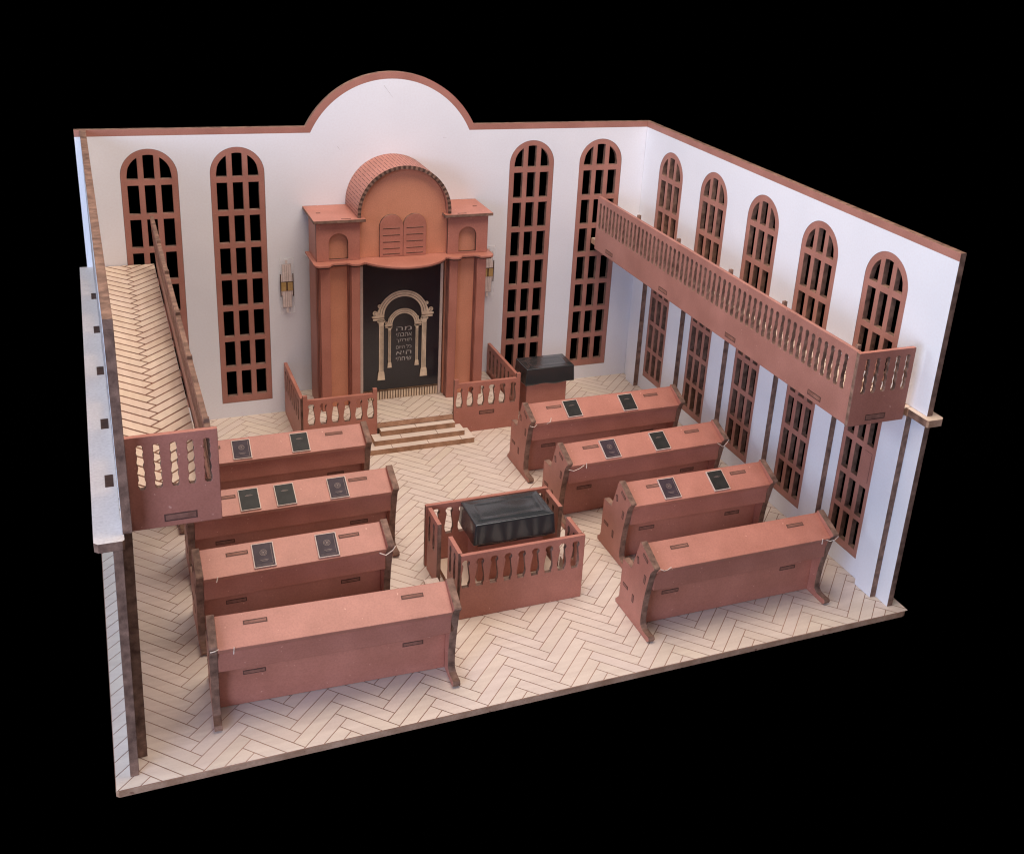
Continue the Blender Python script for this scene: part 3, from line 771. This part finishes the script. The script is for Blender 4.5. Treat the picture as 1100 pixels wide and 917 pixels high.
bproto = {}
slope = math.atan2(.19, .37)
for key, x, kind, lab in books:
    P = PE[key]
    if kind not in bproto:
        t = bpy.data.objects.new('book', None); COL.objects.link(t); t.empty_display_size = .1
        book(t, kind); bproto[kind] = t
    else:
        src = bproto[kind]; t = src.copy(); COL.objects.link(t)
        for ch in list(src.children):
            c = ch.copy(); COL.objects.link(c); c.parent = t
    y0 = P.location.y; lx = x - P.location.x
    c = Vector((x, y0 + math.tan(P.rotation_euler.z) * lx, .005)) + Vector((0, .035, 1.045)) + Vector((0, math.cos(slope), math.sin(slope))) * (.20 + random.uniform(-.008, .008)) + Vector((0, -math.sin(slope), math.cos(slope))) * .001
    t.location = c
    t.rotation_euler = (slope, 0, P.rotation_euler.z + random.uniform(-.02, .02))
    t['label'] = lab; t['category'] = 'book'; t['group'] = 'books on the pew desks'

# ------------------------------------------------------------------ bimah
bs = thing('enclosure', 'pink baluster enclosure round the black covered reading table in the centre aisle', 'enclosure', (5, -6.3, 0))
sl9 = [4.19 + .198 * k for k in range(9)]
rail_panels(bs, [('front_panel', 'x', (4.12, 5.905, -6.95, .006, 1.0, sl9, .50, .925)),
                 ('rear_panel', 'x', (4.04, 5.905, -5.60, .006, 1.0, sl9, .50, .925)),
                 ('side_panel', 'y', (-6.13, -5.662, 4.05, .006, 1.005, [-5.76, -5.96], .5, .925, 1)),
                 ('side_panel', 'y', (-6.888, -6.45, 4.10, .006, 1.005, [-6.56, -6.74], .5, .925, 1)),
                 ('side_panel', 'y', (-6.16, -5.662, 5.90, .006, 1.005, [-5.76, -5.96], .5, .925, -1)),
                 ('side_panel', 'y', (-6.888, -6.45, 5.89, .006, 1.005, [-6.56, -6.74], .5, .925, -1))])
mb = MB(); mb.box((4.20, -6.85, .006), (5.79, -5.61, .09), M['woodwarm'], M['ply']); part(bs, 'floor_board', mb)
for x, lab in ((3.86, 'pale wooden step at the left gate of the centre enclosure'), (5.92, 'pale wooden step at the right gate of the centre enclosure')):
    mb = MB(); mb.box((x, -6.44, .006), (x + .2, -6.15, .17), M['page'], M['wood'])
    s_ = mb.build('step_block'); tag(s_, lab, 'step', 'gate steps of the enclosure')

def cover(root, x0, x1, y0, y1, z0, z1, drape=.03, seed=1):
    nx_, ny_, nz_ = 40, 24, 12
    from mathutils import noise
    pts = {}; vs = []; fs = []
    def P(i, j, k):
        key = (i, j, k)
        if key in pts: return pts[key]
        u, v, w = i / nx_, j / ny_, k / nz_
        x = x0 + (x1 - x0) * u; y = y0 + (y1 - y0) * v; z = z0 + (z1 - z0) * w
        nz = noise.noise(Vector((x * 2.2 + seed, y * 2.6, z * 2.5)))
        if k == nz_:
            e = min(u * (x1 - x0), (1 - u) * (x1 - x0), v * (y1 - y0), (1 - v) * (y1 - y0))
            # wrapped rim: raised fold line a little inside the edge, nearly flat middle
            z += .004 * math.exp(-((e - .12) / .03) ** 2) + .010 * nz * min(1, e * 12)
        else:
            g = (1 - w)
            f = .004 * math.sin(u * 17 + seed) * g * g
            if j in (0, ny_): y += (-1 if j == 0 else 1) * (f + .018 * g + .008 * nz * g)
            if i in (0, nx_): x += (-1 if i == 0 else 1) * (.022 * g + .008 * math.sin(v * 8 + seed) * g)
            if k == 0: z += .012 * math.sin(u * 11 + seed) - drape * math.sin(v * PI) * (1 if i in (0, nx_) else .1)
        pts[key] = len(vs); vs.append((x, y, z)); return pts[key]
    for i in range(nx_):
        for j in range(ny_):
            fs.append([P(i, j, nz_), P(i + 1, j, nz_), P(i + 1, j + 1, nz_), P(i, j + 1, nz_)])
            fs.append([P(i, j + 1, 0), P(i + 1, j + 1, 0), P(i + 1, j, 0), P(i, j, 0)])
    for i in range(nx_):
        for k in range(nz_):
            fs.append([P(i, 0, k), P(i + 1, 0, k), P(i + 1, 0, k + 1), P(i, 0, k + 1)])
            fs.append([P(i + 1, ny_, k), P(i, ny_, k), P(i, ny_, k + 1), P(i + 1, ny_, k + 1)])
    for j in range(ny_):
        for k in range(nz_):
            fs.append([P(0, j + 1, k), P(0, j, k), P(0, j, k + 1), P(0, j + 1, k + 1)])
            fs.append([P(nx_, j, k), P(nx_, j + 1, k), P(nx_, j + 1, k + 1), P(nx_, j, k + 1)])
    o = Vector(root['_o'])
    me = bpy.data.meshes.new('cover'); me.from_pydata([tuple(Vector(v) - o) for v in vs], [], fs)
    me.materials.append(M['vinyl'])
    ob = bpy.data.objects.new('cover', me); COL.objects.link(ob); ob.parent = root
    me.polygons.foreach_set('use_smooth', [True] * len(me.polygons))
    bv = ob.modifiers.new('bevel', 'BEVEL'); bv.width = .012; bv.segments = 2; bv.limit_method = 'ANGLE'; bv.angle_limit = math.radians(50); bv.harden_normals = False
    return ob
rt = thing('reading_table', 'black vinyl covered reading table inside the centre enclosure', 'table', (5.1, -6.1, .09))
cover(rt, 4.50, 5.66, -6.42, -5.76, .765, 1.085)
mb = MB(); mb.box((4.56, -6.36, .70), (5.60, -5.80, .765), M['vinyl']); mb.box((4.60, -6.30, .092), (5.56, -5.84, .70), M['paint'])
part(rt, 'pedestal', mb)
ct = thing('covered_table', 'black vinyl covered table on a pink pedestal under the rear right windows', 'table', (7.65, -1.2, 0))
cover(ct, 7.18, 8.13, -1.50, -.93, .70, 1.02, .0, 4)
mb = MB(); mb.box((7.22, -1.44, .006), (8.02, -.98, .72), M['paint']); part(ct, 'pedestal', mb)

# ------------------------------------------------------------------ light
w = bpy.data.worlds.new('World'); sc.world = w; w.use_nodes = True
w.node_tree.nodes['Background'].inputs[0].default_value = (0, 0, 0, 1); w.node_tree.nodes['Background'].inputs[1].default_value = 0
def area(name, loc, tgt, size, power, col):
    l = bpy.data.lights.new(name, 'AREA'); l.shape = 'RECTANGLE'; l.size = size[0]; l.size_y = size[1]; l.energy = power; l.color = col
    o = bpy.data.objects.new(name, l); COL.objects.link(o); o.location = loc
    o.rotation_euler = (Vector(tgt) - Vector(loc)).to_track_quat('-Z', 'Y').to_euler()
    return o
area('window_light', (-16, -5, 12), (5, -4, 1.5), (9, 7), 1600, (.84, .94, 1.0))
area('window_light', (-14, -21, 5), (8, -4, 1), (13, 9), 3200, (.68, .80, 1.0))
area('window_light', (-12, -20, 9), (6, -4, 1), (10, 8), 1000, (.42, .52, 1.0))
area('top_fill', (4, -6, 17), (5, -4, 0), (10, 10), 2250, (1.0, .85, .70))  # unseen overhead fill, raised to brighten desks and floor
area('top_fill', (10, -8, 15), (8, -6, 0), (7, 7), 560, (1.0, .84, .74))  # extra overhead fill added to brighten the right pews, no known lamp
area('top_fill', (5, 3, 16), (5, -5, 0), (12, 6), 600, (.85, .85, 1.0))  # unseen overhead fill from behind, balanced against the other lamps
area('front_fill', (2, -30, 16), (5, -4, 1), (16, 10), 1250, (1.0, .90, .95))  # broad unseen fill added to lift and warm front-facing surfaces
sc.view_settings.view_transform = 'Standard'; sc.view_settings.look = 'None'
sc.cycles.pixel_filter_type = 'BLACKMAN_HARRIS'; sc.cycles.filter_width = 1.15
sc.view_settings.exposure = 0.0; sc.view_settings.gamma = 1
for o in list(bpy.data.objects):
    if '_o' in o.keys(): del o['_o']
